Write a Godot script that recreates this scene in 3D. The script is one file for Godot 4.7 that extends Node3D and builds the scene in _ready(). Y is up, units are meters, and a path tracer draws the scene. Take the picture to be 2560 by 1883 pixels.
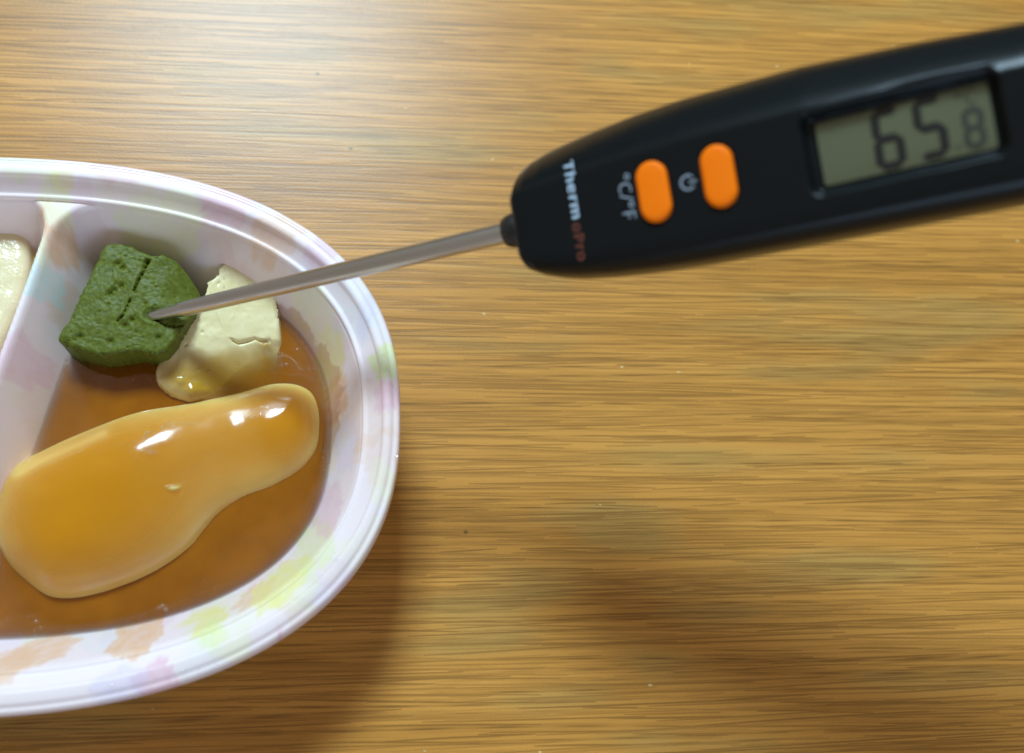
extends Node3D

# Lengths below are written in millimetres and turned into metres by MM.
const MM := 0.001
const SAUCE_LEVEL := 12.0
const BROTH_LEVEL := 14.0
const FLOOR_LEVEL := 4.0
const LEDGE_LEVEL := 25.6
# the tray's rim, from the outside in: superellipses (centre x, centre z, half length, half width, power)
const OUTER := [-117.0, 18.7, 89.0, 59.2, 2.43]
const INNER := [-117.0, 18.7, 85.3, 54.7, 2.42]
const LEDGE := [-117.0, 18.6, 81.2, 51.0, 2.46]
const RIDGE_A := Vector2(-104.0, -32.0)
const RIDGE_B := Vector2(-112.9, 10.0)

var rng := RandomNumberGenerator.new()
var sunk := []   # [outline, height] of the food that the sauce partly covers
var white_dot: ImageTexture


func _ready() -> void:
	rng.seed = 7
	camera_and_light()
	white_dot = tiny_white()
	table()
	ceiling_lamp()
	room_window()
	cabinet()
	food_tray()
	green_mousse()
	egg_mousse()
	slipper_mousse()
	radish()
	sauces()
	thermometer()
	droplets()


func camera_and_light() -> void:
	var cam := Camera3D.new()
	cam.name = "camera"
	cam.fov = 38.0
	cam.near = 0.01
	cam.far = 20.0
	var eye := Vector3(-0.03132, 0.25505, 0.08287)
	var ahead := Vector3(0.11599, -0.94464, -0.30693)
	var above := Vector3(-0.00794, 0.30812, -0.95131)
	cam.look_at_from_position(eye, eye + ahead, above)
	var lens := CameraAttributesPhysical.new()
	lens.frustum_focal_length = 34.85
	lens.frustum_focus_distance = 0.252
	lens.exposure_aperture = 8.4
	cam.attributes = lens
	add_child(cam)
	cam.fov = 38.0
	var env := Environment.new()
	env.background_mode = Environment.BG_COLOR
	env.background_color = Color(0.245, 0.215, 0.18).linear_to_srgb()
	env.tonemap_mode = Environment.TONE_MAPPER_LINEAR
	env.tonemap_exposure = 1.13
	env.sdfgi_enabled = true
	env.ssao_enabled = true
	env.ssil_enabled = true
	var we := WorldEnvironment.new()
	we.name = "environment"
	we.environment = env
	add_child(we)


# ---------------------------------------------------------------- helpers

func lin(r: float, g: float, b: float, a := 1.0) -> Color:
	return Color(r, g, b, a).linear_to_srgb()


func tiny_white() -> ImageTexture:
	var im := Image.create(4, 4, false, Image.FORMAT_RGBA8)
	im.fill(Color.WHITE)
	return ImageTexture.create_from_image(im)


func mat(called: String, color: Color, rough: float, metal := 0.0) -> StandardMaterial3D:
	var m := StandardMaterial3D.new()
	m.resource_name = called
	m.albedo_color = color
	m.roughness = rough
	m.metallic = metal
	return m


func noise(seed_: int, freq: float, octaves := 4, kind := FastNoiseLite.TYPE_SIMPLEX_SMOOTH) -> FastNoiseLite:
	var n := FastNoiseLite.new()
	n.seed = seed_
	n.frequency = freq
	n.noise_type = kind
	n.fractal_octaves = octaves
	return n


func noise_picture(seed_: int, freq: float, octaves: int, low: Color, high: Color, side := 256) -> ImageTexture:
	var im := noise(seed_, freq, octaves).get_seamless_image(side, side)
	im.convert(Image.FORMAT_RGBA8)
	var d := im.get_data()
	for i in side * side:
		var c := low.lerp(high, d[i * 4] / 255.0)
		d[i * 4] = int(c.r * 255)
		d[i * 4 + 1] = int(c.g * 255)
		d[i * 4 + 2] = int(c.b * 255)
	return ImageTexture.create_from_image(Image.create_from_data(side, side, false, Image.FORMAT_RGBA8, d))


func triplanar(m: StandardMaterial3D, mm_across: float) -> void:
	m.uv1_triplanar = true
	m.uv1_scale = Vector3.ONE * (1000.0 / mm_across)


func relief(m: StandardMaterial3D, tex: Texture2D, height_mm: float) -> void:
	m.heightmap_enabled = true
	m.heightmap_texture = tex
	m.heightmap_scale = height_mm * 0.1


func thing(called: String, label: String, category: String, at := Vector3.ZERO, group := "") -> Node3D:
	var o := Node3D.new()
	o.name = called
	o.position = at
	add_child(o, true)
	tag(o, label, category, group)
	return o


func tag(o: Node, label: String, category: String, group := "") -> void:
	o.set_meta("label", label)
	o.set_meta("category", category)
	if group:
		o.set_meta("group", group)


func part(called: String, mesh: Mesh, m: Material, parent: Node, label := "", kind := "") -> MeshInstance3D:
	var o := MeshInstance3D.new()
	o.name = called
	o.mesh = mesh
	o.material_override = m
	parent.add_child(o, true)
	if label:
		o.set_meta("label", label)
	if kind:
		o.set_meta("kind", kind)
	return o


# An ArrayMesh from points in millimetres; outward is judged by volume, or by height for open sheets.
func build(p: PackedVector3Array, idx: PackedInt32Array, sheet := false, colors := PackedColorArray(), uvs := PackedVector2Array()) -> ArrayMesh:
	var normals := PackedVector3Array()
	normals.resize(p.size())
	var total := 0.0
	for k in range(0, idx.size(), 3):
		var a := p[idx[k]]
		var b := p[idx[k + 1]]
		var c := p[idx[k + 2]]
		var n := (a - c).cross(a - b)
		normals[idx[k]] += n
		normals[idx[k + 1]] += n
		normals[idx[k + 2]] += n
		total += n.y if sheet else n.dot(a)
	var turned := total < 0.0
	if turned:
		for k in range(0, idx.size(), 3):
			var t := idx[k + 1]
			idx[k + 1] = idx[k + 2]
			idx[k + 2] = t
	var q := PackedVector3Array()
	q.resize(p.size())
	for k in p.size():
		q[k] = p[k] * MM
		var n := normals[k].normalized()
		normals[k] = -n if turned else n
	var arrays := []
	arrays.resize(Mesh.ARRAY_MAX)
	arrays[Mesh.ARRAY_VERTEX] = q
	arrays[Mesh.ARRAY_NORMAL] = normals
	arrays[Mesh.ARRAY_INDEX] = idx
	if colors.size():
		arrays[Mesh.ARRAY_COLOR] = colors
	if uvs.size():
		arrays[Mesh.ARRAY_TEX_UV] = uvs
	var m := ArrayMesh.new()
	m.add_surface_from_arrays(Mesh.PRIMITIVE_TRIANGLES, arrays)
	return m


# rows of points (each ring closed), joined ring to ring; ends may be capped
func loft(rings: Array, cap_first := true, cap_last := true) -> ArrayMesh:
	var p := PackedVector3Array()
	var idx := PackedInt32Array()
	var n: int = rings[0].size()
	for r in rings:
		p.append_array(r)
	for j in rings.size() - 1:
		for i in n:
			var a := j * n + i
			var b := j * n + (i + 1) % n
			idx.append_array([a, b, b + n, a, b + n, a + n])
	for e in [[0, cap_first], [rings.size() - 1, cap_last]]:
		if e[1]:
			var mid := Vector3.ZERO
			for v in rings[e[0]]:
				mid += v
			p.append(mid / n)
			for i in n:
				var a: int = e[0] * n + i
				var b: int = e[0] * n + (i + 1) % n
				if e[0] == 0:
					idx.append_array([b, a, p.size() - 1])
				else:
					idx.append_array([a, b, p.size() - 1])
	return build(p, idx)


# a body turned round the x axis: [x, radius] pairs
func turned_body(profile: Array, sides := 32) -> ArrayMesh:
	var rings := []
	for q in profile:
		var ring := PackedVector3Array()
		for i in sides:
			var a := TAU * i / sides
			ring.append(Vector3(q[0], cos(a) * q[1], sin(a) * q[1]))
		rings.append(ring)
	return loft(rings)


func dome(st_p: PackedVector3Array, st_i: PackedInt32Array, at: Vector3, r: float, h: float, sides := 10, rows := 4) -> void:
	var first := st_p.size()
	st_p.append(at + Vector3(0, h, 0))
	for j in range(1, rows + 1):
		var t := PI * 0.5 * j / rows
		for i in sides:
			var a := TAU * i / sides
			st_p.append(at + Vector3(cos(a) * sin(t) * r, cos(t) * h, sin(a) * sin(t) * r))
	for i in sides:
		st_i.append_array([first, first + 1 + i, first + 1 + (i + 1) % sides])
	for j in rows - 1:
		for i in sides:
			var a := first + 1 + j * sides + i
			var b := first + 1 + j * sides + (i + 1) % sides
			st_i.append_array([a, a + sides, b + sides, a, b + sides, b])


# a smooth closed outline through the points
func smooth_outline(points: Array, count: int) -> PackedVector2Array:
	var n := points.size()
	var fine := PackedVector2Array()
	for i in n:
		for k in 12:
			var p: Vector2 = points[i]
			fine.append(p.cubic_interpolate(points[(i + 1) % n], points[(i + n - 1) % n], points[(i + 2) % n], k / 12.0))
	var total := 0.0
	for i in fine.size():
		total += fine[i].distance_to(fine[(i + 1) % fine.size()])
	var out := PackedVector2Array()
	var step := total / count
	var gone := 0.0
	var want := 0.0
	for i in fine.size():
		var a := fine[i]
		var b := fine[(i + 1) % fine.size()]
		var l := a.distance_to(b)
		while want <= gone + l and out.size() < count:
			out.append(a.lerp(b, (want - gone) / maxf(l, 1e-6)))
			want += step
		gone += l
	return out


func edge_distance(p: Vector2, line: PackedVector2Array) -> float:
	var best := 1e9
	var n := line.size()
	for i in n:
		var a := line[i]
		var ab := line[(i + 1) % n] - a
		var t := clampf((p - a).dot(ab) / maxf(ab.length_squared(), 1e-9), 0.0, 1.0)
		best = minf(best, (a + ab * t - p).length_squared())
	return sqrt(best)


func path_distance(p: Vector2, line: Array) -> float:
	var best := 1e9
	for i in line.size() - 1:
		var a: Vector2 = line[i]
		var ab: Vector2 = line[i + 1] - a
		var t := clampf((p - a).dot(ab) / maxf(ab.length_squared(), 1e-9), 0.0, 1.0)
		best = minf(best, (a + ab * t - p).length_squared())
	return sqrt(best)


# A moulded piece of food: rings from its middle to its outline, then down its side. height(p, d) gives the top at distance d inside the outline.
# Returns {mesh, top points, distances, ring size} for whoever lays a coat over it.
func food(outline: PackedVector2Array, middle: Vector2, rings: int, base: float, bulge: float, height: Callable) -> Dictionary:
	var n := outline.size()
	var coarse := PackedVector2Array()
	for i in range(0, n, 2):
		coarse.append(outline[i])
	var p := PackedVector3Array()
	var dist := PackedFloat32Array()
	var idx := PackedInt32Array()
	for j in rings + 1:
		var s := sin(PI * 0.5 * pow(float(j) / rings, 0.8))
		for i in n:
			var q := middle.lerp(outline[i], s)
			var d := 0.0 if j == rings else edge_distance(q, coarse)
			dist.append(d)
			p.append(Vector3(q.x, height.call(q, d), q.y))
	var top := p.duplicate()
	var edge := rings * n
	for k in range(1, 7):
		var t := k / 6.0
		for i in n:
			var e := p[edge + i]
			var out := (outline[i] - middle).normalized() * bulge * sin(PI * t)
			p.append(Vector3(e.x + out.x, lerpf(e.y, base, t), e.z + out.y))
	for j in rings + 6:
		for i in n:
			var a := j * n + i
			var b := j * n + (i + 1) % n
			if j > 0:
				idx.append_array([a, b, b + n])
			idx.append_array([a, b + n, a + n])
	return {"mesh": build(p, idx, true), "top": top, "dist": dist, "n": n}


func coat(top: PackedVector3Array, n: int, lift: PackedFloat32Array, alpha: PackedFloat32Array) -> ArrayMesh:
	var p := PackedVector3Array()
	var colors := PackedColorArray()
	var idx := PackedInt32Array()
	for k in top.size():
		p.append(top[k] + Vector3(0, lift[k], 0))
		colors.append(Color(1, 1, 1, alpha[k]))
	for j in top.size() / n - 1:
		for i in n:
			var a := j * n + i
			var b := j * n + (i + 1) % n
			if j > 0:
				idx.append_array([a, b, b + n])
			idx.append_array([a, b + n, a + n])
	return build(p, idx, true, colors)


# liquid whose opacity comes from how thick it lies (the alpha of its points)
func liquid(called: String, color: Color, rough: float) -> StandardMaterial3D:
	var m := mat(called, color, rough)
	m.transparency = BaseMaterial3D.TRANSPARENCY_ALPHA
	m.albedo_texture = white_dot
	m.vertex_color_use_as_albedo = true
	return m


func clear_drop(called: String) -> StandardMaterial3D:
	var m := mat(called, Color(1, 1, 1, 0.02), 0.03)
	m.transparency = BaseMaterial3D.TRANSPARENCY_ALPHA
	return m


# ---------------------------------------------------------------- the table

func table() -> void:
	var w := 1024
	var h := 2048
	var side := 320.0
	# slow tone, medium bands and fine fibres, all drawn out along the grain
	var slow := stretched(11, 24, 160, 0.06, 3, w, h)
	var band := stretched(12, 30, 700, 0.035, 4, w, h)
	var fibre := stretched(13, 60, 2048, 0.11, 3, w, h)
	var grey := stretched(14, 90, 420, 0.03, 3, w, h)
	var grain := noise(15, 0.35, 2).get_seamless_image(w, h).get_data()
	# pores: thin dark dashes lying along the grain
	var pore := PackedFloat32Array()
	pore.resize(w * h)
	for k in 6500:
		var x0 := rng.randf() * w
		var z0 := rng.randf() * h
		var big := rng.randf() < 0.10
		var long := rng.randf_range(70, 220) if big else rng.randf_range(30, 200)
		var thick := rng.randf_range(1.6, 3.6) if big else rng.randf_range(0.5, 1.4)
		var dark := rng.randf_range(0.12, 0.36) if big else rng.randf_range(0.12, 0.72)
		var slope := rng.randf_range(-0.035, 0.035)
		var wave := rng.randf_range(0, TAU)
		for i in int(long):
			var t := i / long
			var wide := thick * pow(sin(PI * t), 0.6)
			var zc := z0 + slope * i * 2.0 + sin(wave + t * 4.0) * 0.6
			var x := int(x0 + i) % w
			for j in range(int(floor(zc - wide - 1.5)), int(ceil(zc + wide + 1.5)) + 1):
				var f := smoothstep(wide + 1.1, wide * 0.4, absf(j - zc)) * dark
				var at := posmod(j, h) * w + x
				if f > pore[at]:
					pore[at] = f
	# long thin growth lines
	for k in 760:
		var z0 := rng.randf() * h
		var x0 := rng.randf() * w
		var long := rng.randf_range(150, 620)
		var dark := rng.randf_range(0.3, 0.9)
		var wide := rng.randf_range(0.7, 1.5)
		var wave := rng.randf_range(0, TAU)
		var slope := rng.randf_range(-0.02, 0.03)
		for i in int(long):
			var t := i / long
			var zc := z0 + slope * i + sin(wave + i * 0.018) * 1.5
			var x := int(x0 + i) % w
			var fade := dark * pow(sin(PI * t), 0.5) * (0.7 + 0.3 * sin(i * 0.11 + wave * 3.0))
			for j in range(int(floor(zc - wide - 1.5)), int(ceil(zc + wide + 1.5)) + 1):
				var f := smoothstep(wide + 1.3, wide * 0.3, absf(j - zc)) * fade
				var at := posmod(j, h) * w + x
				if f > pore[at]:
					pore[at] = f
	var light := Vector3(0.65, 0.300, 0.064)
	var dark_tone := Vector3(0.43, 0.180, 0.031)
	var pore_tone := Vector3(0.155, 0.068, 0.017)
	var dull := Vector3(0.43, 0.268, 0.080)
	var data := PackedByteArray()
	data.resize(w * h * 3)
	var high := PackedByteArray()
	high.resize(w * h)
	var srgb := PackedByteArray()
	for k in 4096:
		srgb.append(int(clampf(Color(k / 4095.0, 0, 0).linear_to_srgb().r, 0, 1) * 255.0 + 0.5))
	for k in w * h:
		var t := (slow[k] * 0.36 + band[k] * 0.46 + fibre[k] * 0.34) / 255.0 - 0.13
		t = clampf((t - 0.5) * 1.15 + 0.40, 0.0, 1.0)
		var c := light.lerp(dark_tone, t)
		c = c.lerp(dull, clampf((grey[k] - 150) / 105.0, 0.0, 0.55))
		c = c.lerp(pore_tone, pore[k] * 0.92)
		c *= 0.94 + 0.12 * grain[k] / 255.0
		data[k * 3] = srgb[int(c.x * 4095)]
		data[k * 3 + 1] = srgb[int(c.y * 4095)]
		data[k * 3 + 2] = srgb[int(c.z * 4095)]
		high[k] = int(clampf(150.0 - pore[k] * 110.0 + (fibre[k] - 128) * 0.18 + (grain[k] - 128) * 0.35, 0, 255))
	# small pale nicks and crumbs of dried drips
	for k in 60:
		var x := rng.randi_range(2, w - 8)
		var z := rng.randi_range(3, h - 4)
		for i in rng.randi_range(1, 3):
			for j in rng.randi_range(1, 3):
				var at := (z + j) * w + x + i
				data[at * 3] = 214
				data[at * 3 + 1] = 186
				data[at * 3 + 2] = 132
				high[at] = 220
	for spot in [Vector2(-49.5, -84.0), Vector2(-40.5, -62.0), Vector2(-12.0, 38.5)]:
		var cx := int((spot.x / side + 0.5) * w)
		var cz := int((spot.y / side + 0.5) * h)
		for j in range(-7, 8):
			for i in range(-4, 5):
				var f := clampf(1.2 - Vector2(i / 1.8, j / 3.2).length(), 0.0, 0.75)
				var at := posmod(cz + j, h) * w + posmod(cx + i, w)
				data[at * 3] = int(lerpf(data[at * 3], 92, f))
				data[at * 3 + 1] = int(lerpf(data[at * 3 + 1], 70, f))
				data[at * 3 + 2] = int(lerpf(data[at * 3 + 2], 34, f))
	var m := mat("oak", Color.WHITE, 0.31)
	m.metallic_specular = 0.33
	m.albedo_texture = ImageTexture.create_from_image(Image.create_from_data(w, h, false, Image.FORMAT_RGB8, data))
	relief(m, ImageTexture.create_from_image(Image.create_from_data(w, h, false, Image.FORMAT_L8, high)), 0.05)
	var half := [700.0, 450.0]
	var p := PackedVector3Array()
	var uv := PackedVector2Array()
	var idx := PackedInt32Array()
	var rim := [[half[0] - 4, half[1] - 4, 0.0], [half[0] - 1, half[1] - 1, -1.0], [half[0], half[1], -4.0], [half[0], half[1], -26.0], [half[0] - 4, half[1] - 4, -30.0]]
	for r in rim:
		for s in [[-1, -1], [1, -1], [1, 1], [-1, 1]]:
			var v := Vector3(r[0] * s[0], r[2], r[1] * s[1])
			p.append(v)
			uv.append(Vector2(v.x / side + 0.5, (v.z + v.y) / side + 0.5))
	for j in rim.size() - 1:
		for i in 4:
			var a := j * 4 + i
			var b := j * 4 + (i + 1) % 4
			idx.append_array([a, b, b + 4, a, b + 4, a + 4])
	idx.append_array([0, 2, 1, 0, 3, 2])
	var e := (rim.size() - 1) * 4
	idx.append_array([e, e + 1, e + 2, e, e + 2, e + 3])
	var flat := PackedVector3Array()
	var fuv := PackedVector2Array()
	var fi := PackedInt32Array()
	for k in idx.size():
		flat.append(p[idx[k]])
		fuv.append(uv[idx[k]])
		fi.append(k)
	var o := part("table_top", build(flat, fi, false, PackedColorArray(), fuv), m, self)
	o.set_meta("kind", "structure")
	o.set_meta("label", "honey brown oak table top with fine dark grain")


func stretched(seed_: int, across: int, down: int, freq: float, octaves: int, w: int, h: int) -> PackedByteArray:
	var im := noise(seed_, freq, octaves).get_seamless_image(across, down)
	im.resize(w, h, Image.INTERPOLATE_CUBIC)
	return im.get_data()


func ceiling_lamp() -> void:
	var at := Vector3(-0.221, 1.123, -0.925)
	var size := 0.40
	var o := thing("ceiling_lamp", "square white ceiling lamp panel hanging above the far side of the table", "lamp", at)
	var glow := mat("lamp_glow", Color.WHITE, 0.6)
	glow.emission_enabled = true
	glow.emission = Color(0.79, 0.925, 1.0)
	glow.emission_energy_multiplier = 3.0
	var d := BoxMesh.new()
	d.size = Vector3(size, 0.012, size)
	part("lamp_diffuser", d, glow, o).position.y = 0.008
	var hb := BoxMesh.new()
	hb.size = Vector3(size + 0.05, 0.03, size + 0.05)
	part("lamp_housing", hb, mat("lamp_metal", lin(0.7, 0.7, 0.7), 0.5), o).position.y = 0.031
	var l := AreaLight3D.new()
	l.name = "lamp_light"
	l.area_size = Vector2(size, size)
	l.light_color = Color(0.79, 0.925, 1.0)
	l.light_energy = 3.4
	l.area_range = 6.0
	l.area_attenuation = 2.0
	l.shadow_enabled = true
	l.rotation = Vector3(-PI / 2, 0, 0)
	o.add_child(l)


# the cool window on the photographer's side, mirrored in the lower edge of the thermometer
func room_window() -> void:
	var o := thing("window", "tall bluish window on the near side of the room, two panes wide", "window", Vector3(0.35, 0.75, 2.7))
	var wide := 1.9
	var tall := 1.3
	var pane := mat("window_daylight", Color.WHITE, 0.4)
	pane.emission_enabled = true
	pane.emission = Color(0.72, 0.87, 1.0)
	pane.emission_energy_multiplier = 1.0
	var frame := mat("window_frame", lin(0.6, 0.6, 0.6), 0.5)
	for k in 2:
		var b := BoxMesh.new()
		b.size = Vector3(wide / 2 - 0.03, tall, 0.006)
		part("window_pane", b, pane, o).position = Vector3((k - 0.5) * wide / 2, 0, 0.02)
	for q in [[0.0, tall / 2 + 0.03, wide + 0.12, 0.06], [0.0, -tall / 2 - 0.03, wide + 0.12, 0.06], [-wide / 2 - 0.03, 0.0, 0.06, tall], [wide / 2 + 0.03, 0.0, 0.06, tall]]:
		var b := BoxMesh.new()
		b.size = Vector3(q[2], q[3], 0.05)
		part("window_frame", b, frame, o).position = Vector3(q[0], q[1], 0.02)
	var l := AreaLight3D.new()
	l.name = "window_light"
	l.area_size = Vector2(wide, tall)
	l.light_color = Color(0.72, 0.87, 1.0)
	l.light_energy = 2.0
	l.area_range = 8.0
	l.area_attenuation = 2.0
	l.shadow_enabled = true
	o.add_child(l)


# the dark sideboard across the table, which darkens the far edges of the steel and the black plastic
func cabinet() -> void:
	var o := thing("cabinet", "dark brown two-door sideboard standing behind the far end of the table", "cabinet", Vector3(0.1, -0.72, -1.9))
	var wood := mat("cabinet_wood", lin(0.035, 0.022, 0.014), 0.5)
	var body := BoxMesh.new()
	body.size = Vector3(3.2, 1.62, 0.45)
	part("cabinet_body", body, wood, o).position = Vector3(0, 0.81, 0)
	for k in [-1, 1]:
		var d := BoxMesh.new()
		d.size = Vector3(1.56, 1.5, 0.02)
		var door := part("door", d, wood, o)
		door.position = Vector3(k * 0.79, 0.81, 0.236)
		var h := BoxMesh.new()
		h.size = Vector3(0.015, 0.16, 0.02)
		part("handle", h, mat("cabinet_steel", lin(0.5, 0.5, 0.5), 0.3, 1.0), door).position = Vector3(-k * 0.72, 0.1, 0.02)


# ---------------------------------------------------------------- the tray

func super_ring(c: Array, inset: float, y: float, count: int) -> PackedVector3Array:
	var ring := PackedVector3Array()
	var a: float = c[2] - inset
	var b: float = c[3] - inset
	for i in count:
		var t := TAU * i / count
		var co := cos(t)
		var si := sin(t)
		var k := pow(pow(absf(co), c[4]) + pow(absf(si), c[4]), -1.0 / c[4])
		ring.append(Vector3(c[0] + a * k * co, y, c[1] + b * k * si))
	return ring


func ledge_distance(p: Vector2) -> float:
	var u := absf(p.x - LEDGE[0]) / LEDGE[2]
	var v := absf(p.y - LEDGE[1]) / LEDGE[3]
	var n: float = LEDGE[4]
	var s := pow(u, n) + pow(v, n)
	if s < 1e-6:
		return 50.0
	var g := pow(s, 1.0 / n)
	var gx := g / s * pow(u, n - 1.0) / LEDGE[2]
	var gz := g / s * pow(v, n - 1.0) / LEDGE[3]
	return (1.0 - g) / maxf(sqrt(gx * gx + gz * gz), 1e-4)


# > 0 to the right of the dividing ridge
func ridge_distance(p: Vector2) -> float:
	var d := (RIDGE_B - RIDGE_A).normalized()
	var q := p - RIDGE_A
	var along := q.dot(d)
	return -(d.x * q.y - d.y * q.x) + 0.00045 * (along - 20.0) * (along - 20.0) - 0.2


func pocket(p: Vector2) -> Vector2:   # (distance into the pocket, which pocket)
	var dl := ledge_distance(p) - 0.2
	var dr := ridge_distance(p)
	var d2 := (absf(dr) - 0.62) * (1.0 if dr > 0.0 else 1.7)
	var r := 9.5
	var d := minf(dl, d2)
	if dl < r and d2 < r:
		d = r - Vector2(r - dl, r - d2).length()
	return Vector2(d, 1.0 if dr > 0.0 else 2.0)


func tray_height(p: Vector2) -> float:
	var d := pocket(p).x
	if d <= -0.5:
		return LEDGE_LEVEL
	if d < 0.5:   # rounded edge
		return LEDGE_LEVEL - (d + 0.5) * (d + 0.5) * 0.85
	var y := LEDGE_LEVEL - 0.85 - (d - 0.5) * 1.98
	# round into the floor
	var k := 5.0
	var hh := clampf(0.5 + 0.5 * (y - FLOOR_LEVEL) / k, 0.0, 1.0)
	return lerpf(FLOOR_LEVEL, y, hh) + k * hh * (1.0 - hh)


func tray_uv(v: Vector3) -> Vector2:
	return Vector2((v.x + 212.0) / 192.0, (v.z + 50.0) / 144.0)


func petal(im: Image, at: Vector2, rx: float, rz: float, turn: float, color: Color, strength: float, s: int) -> void:
	var n := noise(s, 1.0, 3)
	var k := 1024.0 / 192.0
	var c := tray_uv(Vector3(at.x, 0, at.y)) * 1024.0 * Vector2(1.0, 0.75)
	var reach := int(maxf(rx, rz) * k * 1.6)
	for y in range(maxi(0, int(c.y) - reach), mini(im.get_height(), int(c.y) + reach)):
		for x in range(maxi(0, int(c.x) - reach), mini(im.get_width(), int(c.x) + reach)):
			var q := (Vector2(x, y) - c).rotated(turn) / k
			q = Vector2(q.x / rx, q.y / rz)
			var a := q.angle()
			var edge := 0.88 + 0.34 * n.get_noise_2d(cos(a) * 1.1, sin(a) * 1.1) + 0.035 * n.get_noise_2d(cos(a) * 6.0, sin(a) * 6.0)
			var d := edge - q.length()
			if d <= 0.0:
				continue
			var f := smoothstep(0.0, 1.0, d * minf(rx, rz) * 1.1) * strength
			f *= 0.75 + 0.35 * n.get_noise_2d(q.x * 2.2 + 9.0, q.y * 2.2)
			f += strength * 0.18 * clampf(1.0 - d * 9.0, 0.0, 1.0) * clampf(d * 30.0, 0.0, 1.0)
			im.set_pixel(x, y, im.get_pixel(x, y).lerp(color, clampf(f, 0.0, 1.0)))


func tray_print() -> ImageTexture:
	var im := Image.create(1024, 768, false, Image.FORMAT_RGB8)
	im.fill(lin(0.88, 0.725, 0.735))
	var peach := lin(0.80, 0.47, 0.28)
	var pink := lin(0.80, 0.46, 0.55)
	var yellow := lin(0.80, 0.72, 0.27)
	var lime := lin(0.72, 0.76, 0.36)
	var mint := lin(0.64, 0.76, 0.75)
	var lilac := lin(0.68, 0.60, 0.80)
	var cream := lin(0.84, 0.78, 0.56)
	var many := [peach, pink, yellow, lime, mint, lilac, pink, lilac, mint, cream]
	var r := RandomNumberGenerator.new()
	r.seed = 21
	for k in 120:
		petal(im, Vector2(r.randf_range(-206, -28), r.randf_range(-42, 80)), r.randf_range(4, 11), r.randf_range(4, 11), r.randf() * TAU, many[k % many.size()], r.randf_range(0.12, 0.34), 100 + k)
	# the petals that show in the picture
	var seen := [
		[-104.5, -25.5, 5.0, 8.5, 0.2, peach, 0.75], [-106.5, -13.5, 4.6, 6.0, 0.0, mint, 0.75], [-109.5, 4.0, 5.5, 7.0, 0.3, pink, 0.42], [-82.0, -28.0, 12.0, 7.0, 0.1, cream, 0.75],
		[-66.0, -32.0, 9.0, 7.0, 0.3, pink, 0.40], [-56.0, -24.0, 8.0, 6.0, 0.5, peach, 0.45], [-99.9, 65.1, 8.5, 5.0, 0.5, peach, 0.66], [-105.0, 68.0, 6.0, 5.0, 0.2, peach, 0.5],
		[-81.4, 62.6, 6.8, 6.8, 0.2, peach, 0.78], [-66.4, 60.3, 5.2, 3.6, 0.9, yellow, 0.72], [-69.5, 58.6, 6.0, 2.0, 0.5, yellow, 0.6], [-64.8, 63.0, 3.6, 4.0, 0.2, lime, 0.5], [-58.0, 55.0, 6.0, 3.4, 0.7, peach, 0.5],
		[-52.0, 52.6, 8.5, 5.6, 0.7, yellow, 0.78], [-45.5, 44.5, 6.0, 9.0, 0.2, lime, 0.5], [-43.8, 36.0, 4.8, 8.0, 0.0, pink, 0.42], [-43.6, 2.2, 4.4, 10.0, 0.1, yellow, 0.62], [-42.2, 10.5, 3.8, 7.5, -0.1, peach, 0.68],
		[-48.0, -9.0, 5.0, 9.0, 0.5, cream, 0.6], [-40.0, 22.0, 3.5, 8.0, 0.0, lilac, 0.4], [-74.6, 71.8, 5.0, 5.0, 0.1, pink, 0.62], [-82.0, 73.0, 7.0, 5.0, 0.1, lilac, 0.45], [-51.6, 64.2, 1.1, 3.4, 0.0, pink, 0.7],
		[-31.6, 6.3, 4.0, 5.0, 0.1, lime, 0.78], [-30.6, 14.6, 4.0, 4.4, 0.1, pink, 0.6], [-31.5, 33.0, 3.6, 7.0, 0.1, cream, 0.5], [-64.0, -32.6, 12.0, 4.0, 0.4, pink, 0.35], [-90.0, -38.5, 9.0, 4.5, 0.0, pink, 0.4],
		[-76.0, -37.5, 8.0, 3.0, 0.2, pink, 0.5], [-58.0, -31.5, 7.0, 3.0, 0.6, lilac, 0.45], [-45.0, -20.0, 4.0, 7.0, -0.5, pink, 0.4], [-35.5, -5.0, 2.5, 7.0, -0.2, lilac, 0.45],
		[-111.0, -38.5, 7.0, 4.0, 0.0, lime, 0.3], [-104.5, -31.5, 4.0, 8.0, 0.1, cream, 0.85], [-106.8, -21.0, 2.4, 7.0, 0.2, cream, 0.85], [-102.5, -36.0, 3.5, 3.5, 0.0, yellow, 0.4], [-60.0, 66.5, 4.0, 3.0, 0.3, cream, 0.5],
	]
	for k in seen.size():
		var s: Array = seen[k]
		petal(im, Vector2(s[0], s[1]), s[2], s[3], s[4], s[5], minf(s[6] * 1.2, 0.9), 300 + k)
	return ImageTexture.create_from_image(im)


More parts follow.
